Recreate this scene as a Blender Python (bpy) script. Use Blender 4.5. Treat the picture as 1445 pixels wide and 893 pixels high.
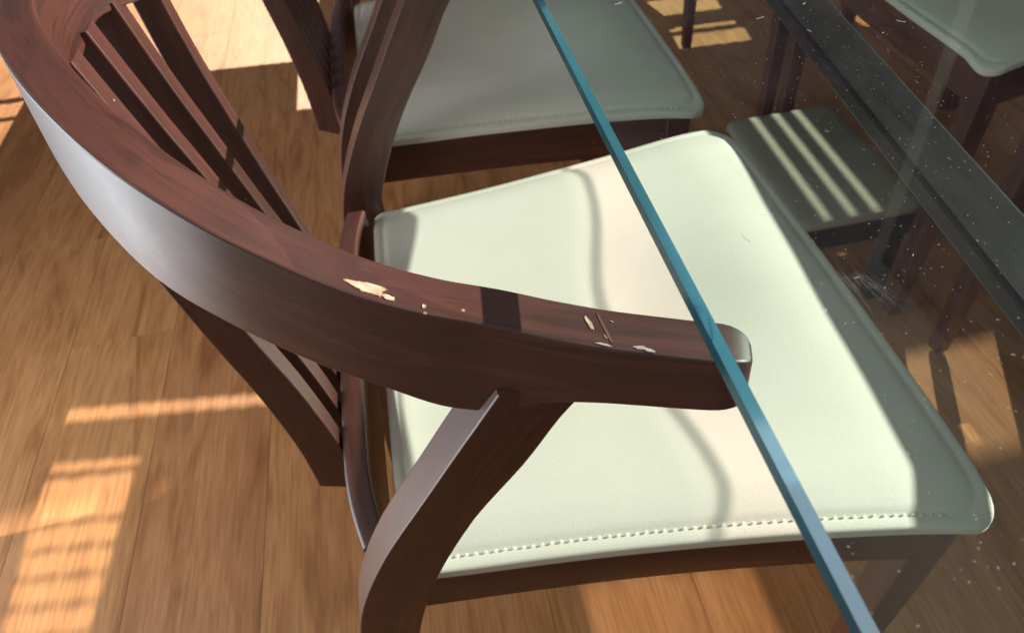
import bpy, bmesh, math, random
from mathutils import Vector, Matrix
from mathutils.geometry import tessellate_polygon

random.seed(7)
for o in list(bpy.data.objects):
    bpy.data.objects.remove(o, do_unlink=True)
scene = bpy.context.scene
col = scene.collection

# ------------------------------------------------------------------ camera
cam_d = bpy.data.cameras.new('camera')
cam = bpy.data.objects.new('camera', cam_d)
col.objects.link(cam)
cam.location = (0.0702443, -0.4365320, 0.9260618)
cam.rotation_mode = 'XYZ'
cam.rotation_euler = (0.763272554, 0.0860075, -0.1857456)
cam_d.sensor_width = 36.0
cam_d.lens = 36.0 * 1038.7 / 1445.0
cam_d.clip_start = 0.02
cam_d.clip_end = 60
cam_d.dof.use_dof = True
cam_d.dof.focus_distance = 0.345
cam_d.dof.aperture_fstop = 16.0
scene.camera = cam

# ------------------------------------------------------------------ light
world = bpy.data.worlds.new('World')
scene.world = world
world.use_nodes = True
bg = world.node_tree.nodes['Background']
bg.inputs[0].default_value = (1.0, 0.95, 0.89, 1)
bg.inputs[1].default_value = 0.31

ELEV, AZIM = math.radians(35.5), math.radians(-6.0)
PATCH_DIR = Vector((math.sin(AZIM) * math.cos(ELEV), math.cos(AZIM) * math.cos(ELEV), math.sin(ELEV)))
PATCH_POS = Vector((0.15, 0.0, 0.455)) + PATCH_DIR * 13.0
MASK_Y = 3.0


def spot(name, pos, target, power, angle, radius, colour):
    d = bpy.data.lights.new(name, 'SPOT')
    d.energy = power
    d.spot_size = math.radians(angle)
    d.spot_blend = 0.05
    d.shadow_soft_size = radius
    d.color = colour
    o = bpy.data.objects.new(name, d)
    col.objects.link(o)
    o.location = pos
    o.rotation_euler = (Vector(target) - Vector(pos)).to_track_quat('-Z', 'Y').to_euler()
    return o


spot('added_patch_lamp', PATCH_POS, (0.0, 0.75, 0.1), 15500, 19.0, 0.016, (1.0, 0.87, 0.68))  # added lamp for the floor patches and stool stripes, apart from the sun
# low sun from beyond the far side of the table: it lights the seat, the rail and the slats
E3, A3 = math.radians(25.9), math.radians(87.0)
EAST_POS = Vector((0.2, 0.0, 0.5)) + Vector((math.sin(A3) * math.cos(E3), math.cos(A3) * math.cos(E3), math.sin(E3))) * 13.0
EAST_X = 3.0
spot('sunlight_lamp', EAST_POS, (0.1, 0.0, 0.58), 17800, 7.0, 0.055, (1.0, 0.92, 0.81))
E2 = math.radians(16.5)
LOW_POS = Vector((0.42, 0.03, 0.0)) + Vector((math.sin(AZIM) * math.cos(E2), math.cos(AZIM) * math.cos(E2), math.sin(E2))) * 13.0
spot('added_low_lamp', LOW_POS, (0.26, -0.17, 0.0), 14000, 2.3, 0.020, (1.0, 0.85, 0.64))  # added low lamp for the floor patch under the front chair
A4 = math.radians(24.0)
LOW2_POS = Vector((0.85, 0.10, 0.0)) + Vector((math.sin(A4) * math.cos(E2), math.cos(A4) * math.cos(E2), math.sin(E2))) * 13.0
spot('added_low_lamp', LOW2_POS, (0.87, 0.10, 0.0), 16000, 2.4, 0.020, (1.0, 0.85, 0.64))  # second added low lamp, for the floor patch at the right

# tall daylit window to the left of the chair
ad = bpy.data.lights.new('window_daylight', 'AREA')
ad.shape = 'RECTANGLE'
ad.size, ad.size_y = 2.2, 0.80
ad.energy = 27
ad.color = (0.88, 0.95, 1.0)
ao = bpy.data.objects.new('window_daylight', ad)
col.objects.link(ao)
ao.location = (-1.17, 0.10, 0.44)
ao.rotation_euler = Vector((1, 0, 0)).to_track_quat('-Z', 'Z').to_euler()

scene.view_settings.view_transform = 'Standard'
scene.view_settings.look = 'None'
scene.view_settings.exposure = 0.0
scene.view_settings.gamma = 1.0
scene.cycles.use_denoising = True
scene.cycles.max_bounces = 7
scene.cycles.diffuse_bounces = 3
scene.cycles.glossy_bounces = 3
scene.cycles.transparent_max_bounces = 16
scene.cycles.caustics_reflective = False
scene.cycles.caustics_refractive = False


# ------------------------------------------------------------------ helpers
def tag(o, label=None, cat=None, group=None, kind=None):
    if label: o['label'] = label
    if cat: o['category'] = cat
    if group: o['group'] = group
    if kind: o['kind'] = kind
    return o


def empty(name, loc=(0, 0, 0), rz=0.0):
    o = bpy.data.objects.new(name, None)
    col.objects.link(o)
    o.location = loc
    o.rotation_euler = (0, 0, rz)
    o.empty_display_size = 0.05
    return o


def mesh_obj(name, verts, faces, mats, parent=None, uvs=None, smooth=True, fmats=None):
    me = bpy.data.meshes.new(name)
    me.from_pydata([tuple(v) for v in verts], [], faces)
    if uvs is not None:
        lay = me.uv_layers.new(name='UVMap')
        for poly in me.polygons:
            for li in poly.loop_indices:
                lay.data[li].uv = uvs[me.loops[li].vertex_index]
    if not isinstance(mats, (list, tuple)):
        mats = [mats]
    for m in mats:
        me.materials.append(m)
    if fmats:
        for poly, k in zip(me.polygons, fmats):
            poly.material_index = k
    for poly in me.polygons:
        poly.use_smooth = smooth
    me.update()
    bm = bmesh.new()
    bm.from_mesh(me)
    bmesh.ops.recalc_face_normals(bm, faces=bm.faces)
    bm.to_mesh(me)
    bm.free()
    o = bpy.data.objects.new(name, me)
    col.objects.link(o)
    if parent is not None:
        o.parent = parent
    return o


def sharp(o, deg=40):
    o.data.set_sharp_from_angle(angle=math.radians(deg))
    return o


def catmull(pts, n):
    """resample a list of equal-length tuples with a Catmull-Rom spline"""
    k = len(pts[0])
    out = []
    m = len(pts) - 1
    for i in range(n + 1):
        t = i / n * m
        j = min(int(t), m - 1)
        f = t - j
        p0, p1, p2, p3 = pts[max(j - 1, 0)], pts[j], pts[j + 1], pts[min(j + 2, m)]
        out.append(tuple(0.5 * (2 * p1[c] + (p2[c] - p0[c]) * f + (2 * p0[c] - 5 * p1[c] + 4 * p2[c] - p3[c]) * f * f
                                + (3 * p1[c] - p0[c] - 3 * p2[c] + p3[c]) * f ** 3) for c in range(k)))
    return out


def rounded_rect(w, h, r, n=3):
    """loop in (a, b): a in [-w/2, w/2], b in [-h/2, h/2]"""
    r = min(r, w * 0.499, h * 0.499)
    pts = []
    for cx, cy, a0 in ((w / 2 - r, h / 2 - r, 0), (-w / 2 + r, h / 2 - r, 90), (-w / 2 + r, -h / 2 + r, 180), (w / 2 - r, -h / 2 + r, 270)):
        for i in range(n + 1):
            a = math.radians(a0 + 90 * i / n)
            pts.append((cx + r * math.cos(a), cy + r * math.sin(a)))
    return pts


def loft(name, rings, mat, parent, caps=True, angle=40):
    """closed rings of equal count; u = length along, v = around (metres)"""
    n = len(rings[0])
    verts, uvs, faces = [], [], []
    u = 0.0
    prev = None
    for ring in rings:
        c = sum((Vector(q) for q in ring), Vector()) / n
        if prev is not None:
            u += (c - prev).length
        prev = c
        v = 0.0
        for i, q in enumerate(ring):
            if i:
                v += (Vector(q) - Vector(ring[i - 1])).length
            verts.append(q)
            uvs.append((u, v))
    for k in range(len(rings) - 1):
        for i in range(n):
            j = (i + 1) % n
            faces.append((k * n + i, k * n + j, (k + 1) * n + j, (k + 1) * n + i))
    if caps:
        faces.append(tuple(range(n - 1, -1, -1)))
        faces.append(tuple((len(rings) - 1) * n + i for i in range(n)))
    return sharp(mesh_obj(name, verts, faces, mat, parent, uvs), angle)


def box_bevel(name, x0, x1, y0, y1, z0, z1, r, mat, parent, axis='x'):
    """bar with rounded long edges, running along the given axis"""
    if axis == 'x':
        loop = rounded_rect(y1 - y0, z1 - z0, r, 2)
        rings = [[(x, (y0 + y1) / 2 + a, (z0 + z1) / 2 + b) for a, b in loop] for x in (x0, (x0 + x1) / 2, x1)]
    elif axis == 'y':
        loop = rounded_rect(x1 - x0, z1 - z0, r, 2)
        rings = [[((x0 + x1) / 2 + a, y, (z0 + z1) / 2 + b) for a, b in loop] for y in (y0, (y0 + y1) / 2, y1)]
    else:
        loop = rounded_rect(x1 - x0, y1 - y0, r, 2)
        rings = [[((x0 + x1) / 2 + a, (y0 + y1) / 2 + b, z) for a, b in loop] for z in (z0, (z0 + z1) / 2, z1)]
    return loft(name, rings, mat, parent, True, 14)


# ------------------------------------------------------------------ materials
class NT:
    def __init__(self, name):
        self.m = bpy.data.materials.new(name)
        self.m.use_nodes = True
        self.t = self.m.node_tree
        self.t.nodes.clear()
        self.out = self.t.nodes.new('ShaderNodeOutputMaterial')

    def n(self, typ, **kw):
        nd = self.t.nodes.new(typ)
        for k, v in kw.items():
            setattr(nd, k, v)
        return nd

    def l(self, a, b):
        self.t.links.new(a, b)

    def math(self, op, a, b=None, clamp=False):
        nd = self.n('ShaderNodeMath', operation=op, use_clamp=clamp)
        for i, s in enumerate((a, b)):
            if s is None: continue
            if isinstance(s, (int, float)): nd.inputs[i].default_value = s
            else: self.l(s, nd.inputs[i])
        return nd.outputs[0]

    def ramp(self, fac, stops):
        nd = self.n('ShaderNodeValToRGB')
        el = nd.color_ramp.elements
        while len(el) < len(stops): el.new(0.5)
        for e, (p, c) in zip(el, stops):
            e.position = p
            e.color = (*c, 1) if len(c) == 3 else c
        self.l(fac, nd.inputs[0])
        return nd.outputs[0]

    def mix(self, fac, a, b, mode='MIX'):
        nd = self.n('ShaderNodeMix', data_type='RGBA', blend_type=mode)
        for i, s in ((0, fac), (6, a), (7, b)):
            if isinstance(s, (int, float)): nd.inputs[i].default_value = s
            elif isinstance(s, tuple): nd.inputs[i].default_value = (*s, 1)
            else: self.l(s, nd.inputs[i])
        return nd.outputs[2]

    def noise(self, vec, scale, detail=3, rough=0.5, dist=0.0):
        nd = self.n('ShaderNodeTexNoise')
        nd.inputs['Scale'].default_value = scale
        nd.inputs['Detail'].default_value = detail
        nd.inputs['Roughness'].default_value = rough
        nd.inputs['Distortion'].default_value = dist
        if vec is not None: self.l(vec, nd.inputs['Vector'])
        return nd.outputs['Fac']

    def mapping(self, vec, scale=(1, 1, 1), loc=(0, 0, 0)):
        nd = self.n('ShaderNodeMapping')
        nd.inputs['Scale'].default_value = scale
        nd.inputs['Location'].default_value = loc
        self.l(vec, nd.inputs['Vector'])
        return nd.outputs[0]

    def bump(self, h, strength, dist):
        nd = self.n('ShaderNodeBump')
        nd.inputs['Strength'].default_value = strength
        nd.inputs['Distance'].default_value = dist
        self.l(h, nd.inputs['Height'])
        return nd.outputs[0]

    def principled(self, **kw):
        nd = self.n('ShaderNodeBsdfPrincipled')
        for k, v in kw.items():
            s = nd.inputs[k]
            if hasattr(v, 'links') or isinstance(v, bpy.types.NodeSocket): self.l(v, s)
            elif isinstance(v, tuple) and len(v) == 3: s.default_value = (*v, 1)
            else: s.default_value = v
        return nd.outputs[0]

    def done(self, sh):
        self.l(sh, self.out.inputs['Surface'])
        return self.m


def dark_wood(name, dark, mid, light, rough=0.42, coat=0.7, spec=0.55):
    t = NT(name)
    uv = t.n('ShaderNodeUVMap', uv_map='UVMap').outputs[0]
    g1 = t.noise(t.mapping(uv, (9, 240, 1)), 1.0, 5, 0.6, 0.4)          # pores along the grain
    g2 = t.noise(t.mapping(uv, (5, 46, 1)), 1.0, 3, 0.55, 1.6)          # broad figure
    tc = t.n('ShaderNodeTexCoord').outputs['Object']
    wear = t.noise(tc, 55, 4, 0.6)
    base = t.ramp(g2, [(0.30, dark), (0.52, mid), (0.74, light)])
    base = t.mix(t.ramp(g1, [(0.35, (0, 0, 0)), (0.62, (1, 1, 1))]), t.mix(0.55, base, dark), base)
    flame = t.noise(t.mapping(uv, (4.5, 26, 1)), 1.0, 2, 0.5, 2.2)
    base = t.mix(t.math('MULTIPLY', t.ramp(flame, [(0.47, (0, 0, 0)), (0.50, (1, 1, 1)), (0.66, (0.2, 0.2, 0.2))]), 0.30), base, tuple(min(1.0, q * 1.3) for q in light))
    pore = t.noise(t.mapping(uv, (34, 620, 1)), 1.0, 3, 0.6, 0.2)
    base = t.mix(t.math('MULTIPLY', t.math('SUBTRACT', 0.46, pore, True), 3.0, True), base, tuple(q * 0.5 for q in dark))
    # tiny pale nicks
    vor = t.n('ShaderNodeTexVoronoi')
    vor.inputs['Scale'].default_value = 70
    vor.inputs['Randomness'].default_value = 1
    t.l(tc, vor.inputs['Vector'])
    nick = t.math('LESS_THAN', vor.outputs['Distance'], 0.055)
    sc = t.n('ShaderNodeSeparateColor')
    t.l(vor.outputs['Color'], sc.inputs[0])
    nick = t.math('MULTIPLY', nick, t.math('GREATER_THAN', sc.outputs[0], 0.90))
    base = t.mix(t.math('MULTIPLY', nick, 0.8), base, (0.50, 0.33, 0.22))
    r = t.math('ADD', t.math('MULTIPLY', wear, 0.22), rough - 0.10)
    nrm = t.bump(t.math('ADD', t.math('MULTIPLY', g1, 0.8), t.math('MULTIPLY', wear, 0.3)), 0.18, 0.0006)
    return t.done(t.principled(**{'Base Color': base, 'Roughness': r, 'Normal': nrm, 'Specular IOR Level': spec,
                                  'Coat Weight': coat, 'Coat Roughness': 0.44}))


WOOD = dark_wood('dark_stained_wood', (0.042, 0.013, 0.009), (0.078, 0.023, 0.016), (0.120, 0.037, 0.024))
WOOD_FRAME = dark_wood('dark_table_wood', (0.010, 0.007, 0.007), (0.018, 0.012, 0.012), (0.026, 0.017, 0.016), 0.55, 0.0, 0.2)


def leather():
    t = NT('pale_mint_leather')
    tc = t.n('ShaderNodeTexCoord').outputs['Object']
    v = t.n('ShaderNodeTexVoronoi')
    v.inputs['Scale'].default_value = 900
    t.l(tc, v.inputs['Vector'])
    n1 = t.noise(tc, 12, 3)
    n2 = t.noise(tc, 300, 2)
    c = t.ramp(n1, [(0.3, (0.69, 0.675, 0.575)), (0.7, (0.74, 0.72, 0.62))])
    h = t.math('ADD', t.math('MULTIPLY', v.outputs['Distance'], 0.6), n2)
    return t.done(t.principled(**{'Base Color': c, 'Roughness': 0.5, 'Normal': t.bump(t.math('ADD', h, t.math('MULTIPLY', t.noise(tc, 60, 4, 0.6), 0.9)), 0.18, 0.0005), 'Specular IOR Level': 0.4}))


LEATHER = leather()


def plain(name, colour, rough=0.6, spec=0.4, noise=0.0):
    t = NT(name)
    base = colour
    if noise:
        tc = t.n('ShaderNodeTexCoord').outputs['Object']
        f = t.noise(tc, 160, 4, 0.6)
        base = t.ramp(f, [(0.3, tuple(c * (1 - noise) for c in colour)), (0.7, tuple(min(1, c * (1 + noise)) for c in colour))])
    return t.done(t.principled(**{'Base Color': base, 'Roughness': rough, 'Specular IOR Level': spec}))


THREAD = plain('cream_thread', (0.72, 0.70, 0.58), 0.6, 0.3, 0.15)
BARE = plain('bare_beech_wood', (0.60, 0.43, 0.31), 0.85, 0.15, 0.3)
SCUFF = plain('whitish_scuff', (0.46, 0.38, 0.36), 0.7, 0.3, 0.2)
GLIDE = plain('clear_plastic_glide', (0.62, 0.62, 0.62), 0.3, 0.5)


def floor_mat():
    t = NT('oak_laminate')
    tc = t.n('ShaderNodeTexCoord').outputs['Object']
    oi = t.n('ShaderNodeObjectInfo')
    rnd = oi.outputs['Random']
    off = t.n('ShaderNodeCombineXYZ')
    t.l(t.math('MULTIPLY', rnd, 37.0), off.inputs[0])
    t.l(t.math('MULTIPLY', rnd, 91.0), off.inputs[1])
    va = t.n('ShaderNodeVectorMath', operation='ADD')
    t.l(tc, va.inputs[0]); t.l(off.outputs[0], va.inputs[1])
    v = va.outputs[0]
    fig = t.noise(t.mapping(v, (17, 2.6, 1)), 1.0, 4, 0.6, 1.6)
    fine = t.noise(t.mapping(v, (260, 9, 1)), 1.0, 5, 0.65, 0.4)
    knot = t.noise(t.mapping(v, (30, 5, 1)), 1.0, 2, 0.5, 0.6)
    c = t.ramp(fig, [(0.28, (0.260, 0.102, 0.033)), (0.44, (0.430, 0.196, 0.071)), (0.58, (0.510, 0.248, 0.098)), (0.74, (0.370, 0.160, 0.055))])
    c = t.mix(t.math('MULTIPLY', t.math('SUBTRACT', 0.57, fine, True), 2.3, True), c, (0.215, 0.084, 0.028))
    c = t.mix(t.math('MULTIPLY', t.math('SUBTRACT', knot, 0.66, True), 3.5, True), c, (0.07, 0.03, 0.013))
    hv = t.n('ShaderNodeHueSaturation')
    t.l(c, hv.inputs['Color'])
    t.l(t.math('ADD', t.math('MULTIPLY', rnd, 0.08), 0.98), hv.inputs['Value'])
    t.l(t.math('ADD', t.math('MULTIPLY', rnd, 0.004), 0.497), hv.inputs['Hue'])
    nrm = t.bump(fine, 0.08, 0.0005)
    return t.done(t.principled(**{'Base Color': hv.outputs[0], 'Roughness': 0.5, 'Normal': nrm, 'Specular IOR Level': 0.28}))


FLOOR = floor_mat()


def glass_face():
    t = NT('clear_table_glass')
    tr = t.n('ShaderNodeBsdfTransparent')
    tr.inputs[0].default_value = (0.895, 0.990, 0.974, 1)
    gl = t.n('ShaderNodeBsdfGlossy')
    gl.inputs['Roughness'].default_value = 0.015
    lw = t.n('ShaderNodeLayerWeight')
    lw.inputs['Blend'].default_value = 0.5
    sch = t.math('ADD', t.math('MULTIPLY', t.math('POWER', lw.outputs['Facing'], 5.0), 0.95), 0.042)
    mx = t.n('ShaderNodeMixShader')
    t.l(sch, mx.inputs[0]); t.l(tr.outputs[0], mx.inputs[1]); t.l(gl.outputs[0], mx.inputs[2])
    # fine dust and faint wiping smears lying on the glass
    tc = t.n('ShaderNodeTexCoord').outputs['Object']
    masks = []
    for scale, rad, keep, seed in ((330, 0.085, 0.90, 0), (700, 0.16, 0.86, 5), (190, 0.030, 0.90, 9)):
        v = t.n('ShaderNodeTexVoronoi')
        v.inputs['Scale'].default_value = scale
        t.l(t.mapping(tc, (1, 1, 0), (seed, seed * 0.7, 0)), v.inputs['Vector'])
        sc = t.n('ShaderNodeSeparateColor')
        t.l(v.outputs['Color'], sc.inputs[0])
        r = t.math('MULTIPLY', t.math('ADD', sc.outputs[1], 0.35), rad)
        masks.append(t.math('MULTIPLY', t.math('LESS_THAN', v.outputs['Distance'], r), t.math('GREATER_THAN', sc.outputs[0], keep)))
    dust = t.math('MAXIMUM', t.math('MAXIMUM', masks[0], masks[1]), masks[2])
    film = t.ramp(t.noise(t.mapping(tc, (9, 4, 1)), 1.0, 5, 0.6, 1.0), [(0.42, (0, 0, 0)), (0.75, (1, 1, 1))])
    fac = t.math('ADD', t.math('MULTIPLY', dust, 0.26), t.math('MULTIPLY', film, 0.022), True)
    df = t.n('ShaderNodeBsdfDiffuse')
    df.inputs[0].default_value = (0.75, 0.75, 0.76, 1)
    mx2 = t.n('ShaderNodeMixShader')
    t.l(fac, mx2.inputs[0]); t.l(mx.outputs[0], mx2.inputs[1]); t.l(df.outputs[0], mx2.inputs[2])
    return t.done(mx2.outputs[0])


GLASS = glass_face()


def glass_under():
    t = NT('clear_glass_underside')
    tr = t.n('ShaderNodeBsdfTransparent')
    tr.inputs[0].default_value = (0.930, 0.992, 0.982, 1)
    gl = t.n('ShaderNodeBsdfGlossy')
    gl.inputs['Roughness'].default_value = 0.015
    mx = t.n('ShaderNodeMixShader')
    mx.inputs[0].default_value = 0.028
    t.l(tr.outputs[0], mx.inputs[1]); t.l(gl.outputs[0], mx.inputs[2])
    return t.done(mx.outputs[0])


GLASS_UNDER = glass_under()


def edge_mat(name, colour, rough, spec):
    t = NT(name)
    tc = t.n('ShaderNodeTexCoord').outputs['Object']
    n = t.noise(t.mapping(tc, (40, 11, 60)), 1.0, 4)
    c = t.ramp(n, [(0.25, tuple(q * 0.6 for q in colour)), (0.75, tuple(q * 1.5 for q in colour))])
    return t.done(t.principled(**{'Base Color': c, 'Roughness': rough, 'Specular IOR Level': spec, 'Coat Weight': 0.08, 'Coat Roughness': 0.06, 'Transmission Weight': 0.35}))


EDGE = edge_mat('teal_glass_edge', (0.003, 0.066, 0.098), 0.35, 0.12)
ARRIS = edge_mat('polished_glass_arris', (0.02, 0.19, 0.31), 0.10, 0.5)  # lighter blue than the edge: reflected sky put into the colour
WALL = plain('lavender_mask_wall', (0.33, 0.27, 0.36), 0.8, 0.2, 0.03)  # for the unseen mask walls; lavender so the glass reflects cool

# ------------------------------------------------------------------ floor of planks
floor = mesh_obj('floor', [(-3, -1.6, -0.012), (3.2, -1.6, -0.012), (3.2, 3.4, -0.012), (-3, 3.4, -0.012)], [(0, 1, 2, 3)],
                 plain('dark_subfloor', (0.05, 0.025, 0.012), 0.8), None, [(0, 0), (1, 0), (1, 1), (0, 1)])
tag(floor, kind='structure')
PW, PL, GAP = 0.185, 1.25, 0.00022


def plank_mesh(w, l):
    b = 0.0004
    v = []
    for dz, ins in ((-0.010, 0), (-b, 0), (0, b)):
        for sx, sy in ((-1, -1), (1, -1), (1, 1), (-1, 1)):
            v.append((sx * (w / 2 - GAP - ins), sy * (l / 2 - GAP - ins), dz))
    f = [(8, 9, 10, 11)]
    for k in (0, 4):
        for i in range(4):
            j = (i + 1) % 4
            f.append((k + i, k + j, k + 4 + j, k + 4 + i))
    return v, f


pv, pf = plank_mesh(PW, PL)
proto = None
for i in range(-8, 10):
    stag = [0.05, 0.63, 0.31, 0.92, 0.47][i % 5]
    for j in range(-1, 3):
        loc = (0.018 + i * PW, j * PL + stag - 0.35, 0)
        if proto is None:
            p = mesh_obj('plank', pv, pf, FLOOR, floor, None, False)
            proto = p
        else:
            p = proto.copy()
            col.objects.link(p)
        p.parent = floor
        p.location = loc

# ------------------------------------------------------------------ unseen mask wall added to shape the lamp light (behind the top of the frame)


def to_wall(q, src, y=MASK_Y):
    q = Vector(q)
    f = (y - q.y) / (src.y - q.y)
    r = q + (src - q) * f
    return (r.x, r.z)


def poly(pts, z):
    return [(x, y, z) for x, y in pts]


SEAT_Z = 0.455
holes = []


def floor_hole(pts, z=0.0, src=PATCH_POS):
    holes.append([to_wall(q, src) for q in poly(pts, z)])


# openings shaped to throw light patches on the floor and stool
floor_hole([(-0.93, 1.66), (-0.18, 1.56), (-0.18, 2.75), (-0.93, 2.75)])
floor_hole([(-0.235, 1.30), (-0.165, 1.29), (-0.165, 1.52), (-0.235, 1.53)])
for a, b in ((1.37, 1.50), (1.525, 1.60), (1.63, 2.2)):
    floor_hole([(-1.5, a + 0.04), (-0.985, a), (-0.985, b), (-1.5, b + 0.04)])
floor_hole([(-0.60, 0.412), (-0.24, 0.362), (-0.24, 0.383), (-0.60, 0.438)])
floor_hole([(-0.60, 0.314), (-0.462, 0.294 + 0.002), (-0.462, 0.309), (-0.60, 0.329)])
segs = [(0.284, 0.212), (0.203, 0.170), (0.161, 0.128), (0.119, 0.086), (0.077, 0.044), (0.035, 0.002), (-0.007, -0.05)]
for a, b in segs:
    def xr(y): return -0.466 - 0.075 * (0.29 - y)
    floor_hole([(-0.606, a + 0.014), (-0.606, b + 0.014), (xr(b), b), (xr(a), a)])
for a, b in ((1.255, 1.325), (1.352, 1.435), (1.452, 1.55)):
    floor_hole([(0.72, a + 0.02), (0.935, a), (0.945, b), (0.72, b + 0.02)])
floor_hole([(1.12, 1.24), (1.32, 1.21), (1.34, 1.30), (1.12, 1.32)])
for xa, xb in ((0.630, 0.642), (0.670, 0.682), (0.707, 0.719)):
    floor_hole([(xa - 0.008, 0.30), (xb - 0.008, 0.30), (xb + 0.004, 0.70), (xa + 0.004, 0.70)], 0.20)
# openings for the added low lamps that reach under the chairs
floor_hole([(0.155, -0.30), (0.372, -0.30), (0.372, -0.055), (0.155, -0.035)], 0.0, LOW_POS)
floor_hole([(0.66, 0.030), (1.12, -0.01), (1.12, 0.18), (0.66, 0.215)], 0.0, LOW2_POS)

XA, XB, ZA, ZB, ROW = -2.6, 2.99, 0.0, 4.4, 0.003


def spans(z):
    iv = []
    for h in holes:
        xs = []
        for (x0, z0), (x1, z1) in zip(h, h[1:] + h[:1]):
            if (z0 <= z) != (z1 <= z):
                xs.append(x0 + (x1 - x0) * (z - z0) / (z1 - z0))
        xs.sort()
        iv += list(zip(xs[::2], xs[1::2]))
    iv.sort()
    out = []
    for a, b in iv:
        if out and a <= out[-1][1]:
            out[-1][1] = max(out[-1][1], b)
        else:
            out.append([a, b])
    return out


wv, wf = [], []


def wquad(x0, x1, z0, z1):
    k = len(wv)
    wv.extend([(x0, MASK_Y, z0), (x1, MASK_Y, z0), (x1, MASK_Y, z1), (x0, MASK_Y, z1)])
    wf.append((k, k + 1, k + 2, k + 3))


zlo, solid_from = ZA, None
for r in range(int((ZB - ZA) / ROW) + 1):
    z = ZA + r * ROW
    sp = spans(z + ROW / 2) if z < ZB else [None]
    if not sp:
        if solid_from is None:
            solid_from = z
        continue
    if solid_from is not None:
        wquad(XA, XB, solid_from, min(z, ZB))
        solid_from = None
    if sp == [None]:
        break
    x = XA
    for a, b in sp:
        wquad(x, a, z, z + ROW)
        x = b
    wquad(x, XB, z, z + ROW)
if solid_from is not None:
    wquad(XA, XB, solid_from, ZB)
wall = mesh_obj('light_mask_wall', wv, wf, WALL, None, None, False)
tag(wall, kind='structure')


# second unseen mask wall, added right of the frame: one opening limits the sunlight
def to_side(q):
    q = Vector(q)
    f = (EAST_X - q.x) / (EAST_POS.x - q.x)
    r = q + (EAST_POS - q) * f
    return (r.y, r.z)


y_a, z_a = to_side((0.47, -0.42, 0.455))
y_b = to_side((0.40, 0.278, 0.455))[0]
z_b = to_side((-0.20, 0.272, 0.84))[1]
ev, ef = [], []
for ya, yb, za, zb in ((-3.2, y_a, 0.0, 4.2), (y_b, 2.9, 0.0, 4.2), (y_a, y_b, 0.0, z_a), (y_a, y_b, z_b, 4.2)):
    k = len(ev)
    ev.extend([(EAST_X, ya, za), (EAST_X, yb, za), (EAST_X, yb, zb), (EAST_X, ya, zb)])
    ef.append((k, k + 1, k + 2, k + 3))
side_wall = mesh_obj('side_mask_wall', ev, ef, WALL, None, None, False)
tag(side_wall, kind='structure')

# ------------------------------------------------------------------ chair
TOP = [  # x, y (outer edge of the near half), z of the top, height of the rail
    (0.166, -0.2628, 0.6972, 0.0285), (0.156, -0.2595, 0.6982, 0.0295), (0.140, -0.2540, 0.7000, 0.0310), (0.120, -0.2475, 0.7030, 0.0335),
    (0.100, -0.2400, 0.7065, 0.040), (0.086, -0.2345, 0.7095, 0.050), (0.074, -0.2300, 0.7120, 0.056), (0.054, -0.2240, 0.7170, 0.058),
    (0.030, -0.2155, 0.7250, 0.0545), (0.004, -0.2040, 0.7370, 0.056), (-0.028, -0.1870, 0.7550, 0.058), (-0.060, -0.1610, 0.7730, 0.063),
    (-0.090, -0.1210, 0.7850, 0.060), (-0.112, -0.0800, 0.7900, 0.052), (-0.128, -0.0400, 0.7920, 0.047)]
RAIL_W = 0.0215


def rail_path(n=150):
    pts = TOP + [(-0.134, 0.0, 0.7925, 0.046)] + [(x, -y, z + 0.002, h * 0.86) for x, y, z, h in reversed(TOP)]
    return catmull(pts, n)


def rail_frames():
    path = rail_path()
    fr = []
    for i, (x, y, z, h) in enumerate(path):
        a = path[max(i - 1, 0)]
        b = path[min(i + 1, len(path) - 1)]
        t = Vector((b[0] - a[0], b[1] - a[1], 0)).normalized()
        inn = Vector((t.y, -t.x, 0))
        if inn.dot(Vector((0.06 - x, -y, 0))) < 0 and abs(y) < 0.2:
            inn = -inn
        fr.append((Vector((x, y, z)), t, inn, h))
    return fr


def top_rail(parent):
    fr = rail_frames()
    # keep the inward side consistent along the whole sweep
    ref = None
    rings = []
    n = len(fr)
    L = [0.0]
    for i in range(1, n):
        L.append(L[-1] + (fr[i][0] - fr[i - 1][0]).length)
    tot = L[-1]

    def ring(p, t, inn, h, w, cut, dz):
        loop = rounded_rect(w, h - dz, 0.0012, 2)
        out = []
        for a, b in loop:
            # a: -w/2 outside ... w/2 inside; the outer face leans in a little towards the top
            lean = -0.0035 * (0.5 - b / h) * (a < 0)
            q = p + inn * (RAIL_W / 2 + a + cut + lean) + Vector((0, 0, -h / 2 - dz * 0.3 + b))
            out.append(q)
        return out
    inn0 = None
    for i, (p, t, inn, h) in enumerate(fr):
        if inn0 is not None and inn.dot(inn0) < 0:
            inn = -inn
        inn0 = inn
        fr[i] = (p, t, inn, h)
    TIP = 0.015
    for end in (0, 1):
        p, t, inn, h = fr[0] if end == 0 else fr[-1]
        d = (-t if end == 0 else t)
        caps = []
        for k in range(1, 8):
            a = k / 7 * math.pi / 2
            u = math.sin(a) * TIP
            s = math.cos(a)
            w = RAIL_W * (0.10 + 0.90 * s ** 0.75)
            caps.append(ring(p + d * u, t, inn, h, w, 0.0, h * (0.30 * (1 - s))))
        if end == 0:
            head = list(reversed(caps))
        else:
            tail = caps
    rings = head + [ring(p, t, inn, h, RAIL_W, 0, 0) for p, t, inn, h in fr] + tail
    o = loft('top_rail', rings, WOOD, parent, True, 14)
    return o


PATH = [q for q in rail_path(600) if q[1] < 0]


def rail_edge_at(x):
    return min(PATH, key=lambda q: abs(q[0] - x))[1]


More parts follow.
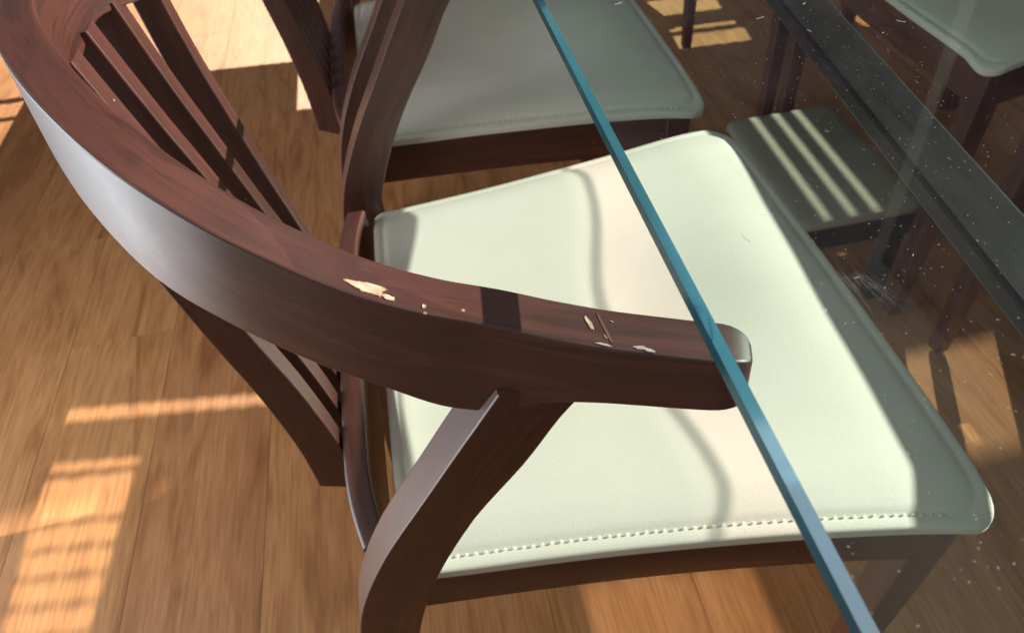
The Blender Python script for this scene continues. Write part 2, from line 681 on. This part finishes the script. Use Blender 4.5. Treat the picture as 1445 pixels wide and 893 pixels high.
def rail_top_z(x, y):
    return min(PATH, key=lambda q: (q[0] - x) ** 2 + (q[1] - y) ** 2)[2]


def blob(name, cx, cy, lx, ly, ang, mat, parent, label=None, seed=0, n=18, z_off=0.0004, jag=0.45):
    """thin irregular flake lying on the top of the near arm, cx along x, cy measured in from the outer edge"""
    rr = random.Random(seed)
    ph = [rr.uniform(0, 6.28) for _ in range(3)]
    pts = []
    for i in range(n):
        a = 2 * math.pi * i / n
        k = 1 + jag * (0.42 * math.sin(2 * a + ph[0]) + 0.33 * math.sin(3 * a + ph[1]) + 0.25 * math.sin(5 * a + ph[2]) + 0.5 * (rr.random() - 0.5))
        dx, dy = math.cos(a) * lx * k, math.sin(a) * ly * k
        pts.append((dx * math.cos(ang) - dy * math.sin(ang), dx * math.sin(ang) + dy * math.cos(ang)))
    vs = []
    y0 = rail_edge_at(cx)
    for lift, sc in ((z_off, 1.0), (z_off - 0.0012, 1.02)):
        for dx, dy in pts:
            x, y = cx + dx * sc, y0 + cy + dy * sc
            vs.append((x, y, rail_top_z(x, y) + lift))
    f = [tuple(range(n))] + [(i, (i + 1) % n, n + (i + 1) % n, n + i) for i in range(n)]
    o = mesh_obj(name, vs, f, mat, parent, None, False)
    if label:
        o['label'] = label
    return o


LEG_F = [(0.1290, 0.675), (0.1085, 0.650), (0.087, 0.613), (0.054, 0.563), (0.023, 0.500), (0.002, 0.432), (-0.014, 0.360), (-0.028, 0.250), (-0.036, 0.130), (-0.042, 0.0)]
LEG_B = [(0.0790, 0.672), (0.0590, 0.640), (0.037, 0.603), (0.000, 0.540), (-0.026, 0.480), (-0.040, 0.415), (-0.050, 0.350), (-0.062, 0.250), (-0.069, 0.130), (-0.075, 0.0)]


def rear_leg(parent, s):
    F, B = catmull(LEG_F, 40), catmull(LEG_B, 40)
    rings = []
    for (fx, fz), (bx, bz) in zip(F, B):
        f, b = Vector((fx, 0, fz)), Vector((bx, 0, bz))
        d = (f - b).normalized()
        w = (f - b).length
        k = max(0.0, min(1.0, (0.655 - (fz + bz) / 2) / 0.10))
        y_out = 0.2385 - 0.0035 * k
        th = 0.0265 + 0.002 * k
        c = (f + b) / 2
        rings.append([c + d * a + Vector((0, s * (y_out - th / 2 + q), 0)) for a, q in rounded_rect(w, th, 0.0012, 2)])
    return loft('rear_leg', rings, WOOD, parent, True, 14)


def front_leg(parent, s):
    rings = []
    for z, w in ((0.440, 0.030), (0.30, 0.029), (0.15, 0.026), (0.008, 0.022), (0.004, 0.020)):
        k = (0.44 - z) / 0.44
        cx, cy = 0.371 + 0.003 * k, s * (0.2285 - 0.004 * k)
        rings.append([(cx + a, cy + b, z) for a, b in rounded_rect(w, w, 0.003, 3)])
    lg = loft('front_leg', rings, WOOD, parent, True, 50)
    v, f = [], []
    n = 14
    for r, z in ((0.0075, 0.0), (0.009, 0.0015), (0.009, 0.0045)):
        for i in range(n):
            a = 2 * math.pi * i / n
            v.append((0.374 + r * math.cos(a), s * 0.2245 + r * math.sin(a), z))
    for k in range(2):
        for i in range(n):
            j = (i + 1) % n
            f.append((k * n + i, k * n + j, (k + 1) * n + j, (k + 1) * n + i))
    f.append(tuple(range(n)))
    f.append(tuple(range(2 * n, 3 * n)))
    mesh_obj('glide', v, f, GLIDE, lg)
    return lg


SLAT_F = [(0.405, -0.036), (0.44, -0.0375), (0.48, -0.041), (0.54, -0.052), (0.60, -0.068), (0.66, -0.084), (0.70, -0.095), (0.77, -0.112)]


def slat(parent, y, ztop):
    prof = [q for q in catmull(SLAT_F, 28) if q[0] <= ztop]
    rings = []
    for z, x in prof:
        k = (z - 0.405) / 0.365
        dep = 0.032 - 0.010 * k
        cut = 0.010 * max(0, 1 - (z - 0.405) / 0.016)
        yy = y * (1 + 0.10 * k)
        x += 0.026 * (abs(y) / 0.086) ** 2 * k * k
        dep -= 0.004 * k
        rings.append([(x - dep / 2 + a - cut * (a < 0) * 0, yy + b, z + (0.014 * max(0, 1 - (z - 0.405) / 0.03) if a < 0 else 0)) for a, b in rounded_rect(dep, 0.0165, 0.0012, 2)])
    return loft('slat', rings, WOOD, parent, True, 14)


def seat_outline():
    """plan outline of the pad, counter-clockwise, with rounded corners and slightly hollow sides"""
    D, wb, wf = 0.404, 0.203, 0.258
    pts = []

    def side(u):
        return wb + (wf - wb) * u - 0.0065 * math.sin(math.pi * u)
    rf, rb = 0.022, 0.016
    N = 44
    # near side from back to front
    for i in range(N + 1):
        u = (rb + (D - rf - rb) * i / N) / D
        pts.append((u * D, -side(u)))
    yc = -side((D - rf) / D) + rf
    for i in range(1, 9):
        a = -math.pi / 2 + math.pi / 2 * i / 9
        pts.append((D - rf + rf * math.cos(a), yc + rf * math.sin(a)))
    for i in range(0, 25):
        y = yc + (-2 * yc) * i / 24
        pts.append((D + 0.004 * (1 - (y / yc) ** 2), y))
    for i in range(1, 9):
        a = math.pi / 2 * i / 9
        pts.append((D - rf + rf * math.cos(a), -yc + rf * math.sin(a)))
    for i in range(N + 1):
        u = (D - rf - (D - rf - rb) * i / N) / D
        pts.append((u * D, side(u)))
    yb = side(rb / D) - rb
    for i in range(1, 7):
        a = math.pi / 2 + math.pi / 2 * i / 7
        pts.append((rb + rb * math.cos(a), yb + rb * math.sin(a)))
    for i in range(0, 19):
        y = yb - 2 * yb * i / 18
        pts.append((-0.004 * (1 - (y / yb) ** 2), y))
    for i in range(1, 7):
        a = math.pi + math.pi / 2 * i / 7
        pts.append((rb + rb * math.cos(a), -yb + rb * math.sin(a)))
    return pts


OUTL = seat_outline()
SC = (0.195, 0.0)


def seat_pt(i, d):
    """outline point i moved in by d metres (towards the middle)"""
    x, y = OUTL[i]
    vx, vy = SC[0] - x, SC[1] - y
    k = d / 0.21
    return (x + vx * k, y + vy * k)


def seat_z(x, y):
    u = min(max(x / 0.400, 0), 1)
    w = 0.203 + 0.053 * u
    v = min(abs(y) / w, 1)
    c = 0.80
    deep = 0.75 + 0.25 * math.sin(math.pi * min(u / 0.7, 1)) if u < 0.45 else max(0.0, 0.97 * (0.5 + 0.5 * math.cos(math.pi * (u - 0.45) / 0.50))) if u < 0.95 else 0.0
    if v < c:
        q = -0.0165 * deep * (0.5 + 0.5 * math.cos(math.pi * v / c)) ** 1.0
    else:
        q = -0.0085 * (0.5 - 0.5 * math.cos(math.pi * (v - c) / (1 - c)))
    front = -0.007 * max(0, (u - 0.82) / 0.18) ** 2
    back = 0.003 * max(0, (0.10 - u) / 0.10) ** 2
    wob = 0.0005 * math.sin(31 * x + 17 * y) * math.sin(23 * y - 9 * x)
    return 0.4615 + q + front + back + wob


def seat_pad(parent):
    prof = [(0.0, -0.0085), (0.0003, -0.0075), (0.0003, -0.0030), (0.0010, -0.0012), (0.0024, -0.0004), (0.0070, -0.0003), (0.0090, -0.0012), (0.0106, -0.0012),
            (0.0124, 0.0000), (0.017, 0.0004), (0.023, 0.0002), (0.030, 0.0), (0.037, 0.0), (0.045, 0.0), (0.055, 0.0)]
    prof += [(d, 0.0) for d in (0.065, 0.08, 0.095, 0.11, 0.13, 0.15, 0.17, 0.19)]
    n = len(OUTL)
    verts, faces = [], []
    for d, dz in prof:
        for i in range(n):
            x, y = seat_pt(i, d)
            z = seat_z(x, y)
            verts.append((x, y, z + dz))
    for k in range(len(prof) - 1):
        for i in range(n):
            j = (i + 1) % n
            faces.append((k * n + i, k * n + j, (k + 1) * n + j, (k + 1) * n + i))
    c = len(verts)
    verts.append((SC[0], SC[1], seat_z(*SC)))
    k = (len(prof) - 1) * n
    for i in range(n):
        faces.append((k + i, k + (i + 1) % n, c))
    cb = len(verts)
    verts.append((SC[0], SC[1], 0.425))
    for i in range(n):
        faces.append(((i + 1) % n, i, cb))
    pad = mesh_obj('seat_pad', verts, faces, LEATHER, parent)
    # stitches along both sides
    sv, sf = [], []
    for lo, hi, sg in ((0, 45, 1),):
        line = [Vector((*seat_pt(i, 0.0098), 0)) for i in range(lo, min(hi, n))]
        # walk along at even spacing
        acc, nxt = 0.0, 0.004
        for a, b in zip(line, line[1:]):
            seg = (b - a).length
            while nxt <= acc + seg:
                q = a + (b - a) * ((nxt - acc) / seg)
                t = (b - a).normalized()
                s = Vector((-t.y, t.x, 0))
                jit = random.Random(int(nxt * 1e5) + lo)
                q = q + s * jit.uniform(-0.00025, 0.00025)
                t = (t + s * (0.35 + jit.uniform(-0.12, 0.12)) * sg).normalized()
                s = Vector((-t.y, t.x, 0))
                base = len(sv)
                zz = seat_z(q.x, q.y) - 0.0014
                for u, w, h in ((-0.0025, 0.0005, 0.0), (-0.0012, 0.0009, 0.0014), (0.0012, 0.0009, 0.0014), (0.0025, 0.0005, 0.0)):
                    for e, hh in ((-1, 0), (-0.5, h), (0.5, h), (1, 0)):
                        r = q + t * u + s * (w * e)
                        sv.append((r.x, r.y, zz + hh))
                for k2 in range(3):
                    for m in range(3):
                        sf.append((base + k2 * 4 + m, base + k2 * 4 + m + 1, base + k2 * 4 + m + 5, base + k2 * 4 + m + 4))
                nxt += 0.0066 + jit.uniform(-0.0005, 0.0005)
            acc += seg
    st = mesh_obj('stitching', sv, sf, THREAD, pad)
    tag(st, kind='stuff')
    return pad


def apron(parent):
    """curved rails under the pad: two sides and the front"""
    for s in (-1, 1):
        rings = []
        for i in range(25):
            u = 0.01 + 0.93 * i / 24
            x = u * 0.392
            w = 0.203 + 0.05 * u - 0.0065 * math.sin(math.pi * u) - 0.005
            rings.append([(x, s * (w - 0.010 + a), 0.4155 + b - 0.006 * max(0, (u - 0.8) / 0.2) ** 2) for a, b in rounded_rect(0.020, 0.052, 0.003, 2)])
        loft('side_rail', rings, WOOD, parent, True, 50)
    rings = []
    for i in range(13):
        y = -0.214 + 0.428 * i / 12
        rings.append([(0.372 + 0.004 * (1 - (y / 0.214) ** 2) + a, y, 0.408 + b) for a, b in rounded_rect(0.020, 0.052, 0.003, 2)])
    loft('front_rail', rings, WOOD, parent, True, 50)
    rings = []
    for i in range(25):
        y = -0.186 + 0.372 * i / 24
        k = (abs(y) / 0.186)
        x = -0.0255 - 0.002 * (1 - k * k) + 0.010 * max(0, (k - 0.6) / 0.4) ** 2
        rings.append([(x + a, y, 0.430 + b) for a, b in rounded_rect(0.0185, 0.086, 0.003, 3)])
    loft('back_rail', rings, WOOD, parent, True, 50)


def make_chair():
    root = empty('armchair')
    top = top_rail(root)
    for s in (-1, 1):
        rear_leg(root, s)
        front_leg(root, s)
    for k in range(6):
        slat(root, -0.086 + 0.0344 * k, 0.768)
    apron(root)
    seat_pad(root)
    return root, top


def copy_tree(o, parent=None):
    c = o.copy()
    col.objects.link(c)
    c.parent = parent
    for ch in list(o.children):
        copy_tree(ch, c)
    return c


GROUP = 'armchairs around the glass table'
chair, near_rail = make_chair()
others = []
for x, y, rz, lab in (
        (0.0, 0.545, 0.0, 'dark armchair standing behind the worn one, its pale seat all in shade'),
        (1.14, 0.520, math.pi, 'dark armchair across the glass table, pale seat corner at the upper right'),
        (1.165, -0.020, math.pi, 'dark armchair across the table of which only one front leg shows beneath the glass'),
        (1.14, 1.045, math.pi, 'dark armchair farthest across the table, only its front legs showing under the glass')):
    c = copy_tree(chair)
    c.location = (x, y, 0)
    c.rotation_euler = (0, 0, rz)
    tag(c, lab, 'chair', GROUP)
tag(chair, 'dark wooden armchair with chipped armrest and pale mint leather seat under the glass edge', 'chair', GROUP)

# wear on the near arm of the front chair only
blob('chip_rim', 0.0350, 0.0062, 0.0068, 0.0033, -0.45, plain('worn_stain', (0.30, 0.15, 0.09), 0.7, 0.2, 0.3), near_rail, None, 14, 28, 0.0002, 0.45)
blob('bare_patch', 0.0350, 0.0062, 0.0062, 0.0029, -0.45, BARE, near_rail, 'large chip in the varnish showing pale bare wood', 14, 28, jag=0.45)
blob('bare_patch', 0.0425, 0.0040, 0.0030, 0.0011, -0.35, BARE, near_rail, None, 5, 16, jag=0.5)
blob('bare_patch', 0.0560, 0.0040, 0.0006, 0.0012, -0.4, SCUFF, near_rail, None, 8, 10)
blob('bare_patch', 0.1210, 0.0125, 0.0009, 0.0040, 0.15, BARE, near_rail, 'pale sliver scratched through the varnish', 9, 14, jag=0.3)
blob('scuff_mark', 0.1265, 0.0108, 0.0006, 0.0085, 0.10, plain('reddish_scratch', (0.17, 0.075, 0.06), 0.6), near_rail, None, 10, 14, 0.0003, 0.1)
blob('scuff_mark', 0.1390, 0.0022, 0.0038, 0.0010, -0.35, SCUFF, near_rail, 'greyish scuff on the edge of the armrest', 11, 16, jag=0.6)
blob('scuff_mark', 0.1240, 0.0016, 0.0030, 0.0006, -0.35, SCUFF, near_rail, None, 12, 12)
for k in range(2):
    rr = random.Random(40 + k)
    blob('scuff_mark', 0.102 + 0.062 * rr.random(), 0.003 + 0.014 * rr.random(), 0.0002 + 0.0002 * rr.random(), 0.0006 + 0.0010 * rr.random(),
         rr.uniform(-0.5, 0.9), SCUFF, near_rail, None, 60 + k, 8, jag=0.3)

# ------------------------------------------------------------------ glass table
table = empty('glass_table', (0.472, 0.45, 0))
tag(table, 'dining table with clear glass top and dark wooden frame beneath', 'table')
GX0, GX1, GY0, GY1, GZ, GT, CH = 0.1485, 0.795, -1.0, 2.42, 0.745, 0.0103, 0.0028
TX, TY = table.location.x, table.location.y
gv, gf, gm = [], [], []
# rings: bottom inset, bottom, top, top inset
for ins, z, far in ((CH * 0.6, GZ - GT, 0.006), (0, GZ - GT + CH * 0.6, 0.0), (0, GZ - CH, 0.0), (CH, GZ, 0.010)):
    for x, y in ((GX0 + ins, GY0 + ins), (GX1 - far, GY0 + ins), (GX1 - far, GY1 - ins), (GX0 + ins, GY1 - ins)):
        zz = z
        if x > 0.5 and far == 0.0:
            zz = GZ - GT + 0.0040 if z < GZ - GT / 2 else GZ - 0.0034
        gv.append((x - TX, y - TY, zz))
for k, m in ((0, 2), (1, 1), (2, 2)):
    for i in range(4):
        j = (i + 1) % 4
        gf.append((k * 4 + i, k * 4 + j, (k + 1) * 4 + j, (k + 1) * 4 + i)); gm.append(3 if (i == 1 and m == 2) else m)
gf.append((3, 2, 1, 0)); gm.append(3)
gf.append((12, 13, 14, 15)); gm.append(0)
glass = mesh_obj('glass_top', gv, gf, [GLASS, EDGE, ARRIS, GLASS_UNDER], table, None, False, gm)
glass['label'] = 'clear glass top with a polished teal edge'


FR = Matrix.Rotation(math.radians(-6.0), 4, 'Z')       # the frame stands a little askew under the glass


def tbox(name, x0, x1, y0, y1, z0, z1, axis):
    o = box_bevel(name, x0 - TX, x1 - TX, y0, y1, z0, z1, 0.0025, WOOD_FRAME, table, axis)
    # turn about the table's cross line at y = 0
    o.data.transform(Matrix.Translation((0, -TY, 0)) @ FR)
    return o


UND = GZ - GT - 0.0005
for x0, x1, z0, z1 in ((0.360, 0.398, 0.640, 0.654), (0.746, 0.788, 0.630, 0.645)):
    tbox('long_rail', x0, x1, -0.86, 2.22, z0, z1, 'y')
for y0, y1 in ((-0.885, -0.861), (2.221, 2.245)):
    tbox('cross_rail', 0.386, 0.749, y0, y1, 0.692, 0.728, 'x')
for x0, x1 in ((0.335, 0.385), (0.750, 0.80)):
    for y0, y1 in ((-0.91, -0.861), (2.221, 2.27)):
        tbox('leg', x0, x1, y0, y1, 0.0, UND, 'z')

# lint and fibres lying on the glass
lv, lf = [], []
for k in range(34):
    rr = random.Random(200 + k)
    x, y = rr.uniform(0.175, 0.36), rr.uniform(-0.36, 0.02)
    a = rr.uniform(0, 6.28)
    curl = rr.uniform(-1.3, 1.3)
    ln = rr.uniform(0.0006, 0.0030) if k > 7 else rr.uniform(0.003, 0.0055)
    w = rr.uniform(0.00006, 0.00013)
    p = Vector((x, y, GZ + 0.00012))
    base = len(lv)
    for s in range(6):
        d = Vector((math.cos(a), math.sin(a), 0))
        nrm = Vector((-d.y, d.x, 0))
        for e, h in ((-1, 0), (0, 1), (1, 0)):
            q = p + nrm * w * e + Vector((0, 0, w * 1.4 * h))
            lv.append((q.x - TX, q.y - TY, q.z))
        p = p + d * ln / 5
        a += curl / 5
    for s in range(5):
        for e in range(2):
            i = base + s * 3 + e
            lf.append((i, i + 1, i + 4, i + 3))
lint = mesh_obj('lint', lv, lf, plain('white_lint', (0.7, 0.7, 0.7), 0.8), glass)
tag(lint, 'specks of white lint and dust on the glass', kind='stuff')

# wiping smear: a fan of fine curved streaks
mv, mf = [], []
for k in range(22):
    rr = random.Random(500 + k)
    x0 = 0.1995 + 0.010 * rr.random()
    y0 = -0.2705 - 0.004 * rr.random() - (x0 - 0.1995) * 0.25
    ln = rr.uniform(0.006, 0.020)
    a = -1.62 + 0.25 * rr.random() + (x0 - 0.2045) * 18
    w = rr.uniform(0.00002, 0.00005)
    p = Vector((x0, y0, GZ + 0.00010))
    base = len(mv)
    for s in range(7):
        d = Vector((math.cos(a), math.sin(a), 0))
        nrm = Vector((-d.y, d.x, 0))
        ww = w * math.sin(math.pi * (0.12 + 0.80 * s / 6))
        for e in (-1, 1):
            q = p + nrm * ww * e
            mv.append((q.x - TX, q.y - TY, q.z))
        p = p + d * ln / 6
        a += 0.03
    for s in range(6):
        i = base + s * 2
        mf.append((i, i + 1, i + 3, i + 2))
smear = mesh_obj('smear', mv, mf, plain('dry_smear', (0.16, 0.17, 0.19), 0.7), glass)
tag(smear, 'fan of fine dried wiping streaks on the glass', kind='stuff')

# ------------------------------------------------------------------ footstool under the table
stool = empty('footstool', (0.684, 0.476, 0), math.radians(-1.0))
tag(stool, 'low stool with taupe leather top under the glass, striped by sunlight', 'stool')
hx, hy, th = 0.098, 0.152, 0.016
rings = []
for ins, z in ((0.004, 0.200 - th), (0.0, 0.203 - th), (0.0, 0.192), (0.002, 0.1965), (0.007, 0.1990), (0.02, 0.2000), (0.05, 0.2004)):
    rings.append([(a, b, z) for a, b in rounded_rect(2 * (hx - ins), 2 * (hy - ins), max(0.016 - ins * 0.2, 0.004), 4)])
loft('cushion', rings, plain('taupe_leather', (0.34, 0.30, 0.25), 0.7, 0.15, 0.06), stool, True, 60)
box_bevel('frame', -hx + 0.006, hx - 0.006, -hy + 0.006, hy - 0.006, 0.140, 0.1835, 0.003, WOOD_FRAME, stool, 'x')
for sx in (-1, 1):
    for sy in (-1, 1):
        box_bevel('leg', sx * (hx - 0.022) - 0.013, sx * (hx - 0.022) + 0.013, sy * (hy - 0.022) - 0.013, sy * (hy - 0.022) + 0.013, 0.0, 0.1395, 0.003, WOOD_FRAME, stool, 'z')
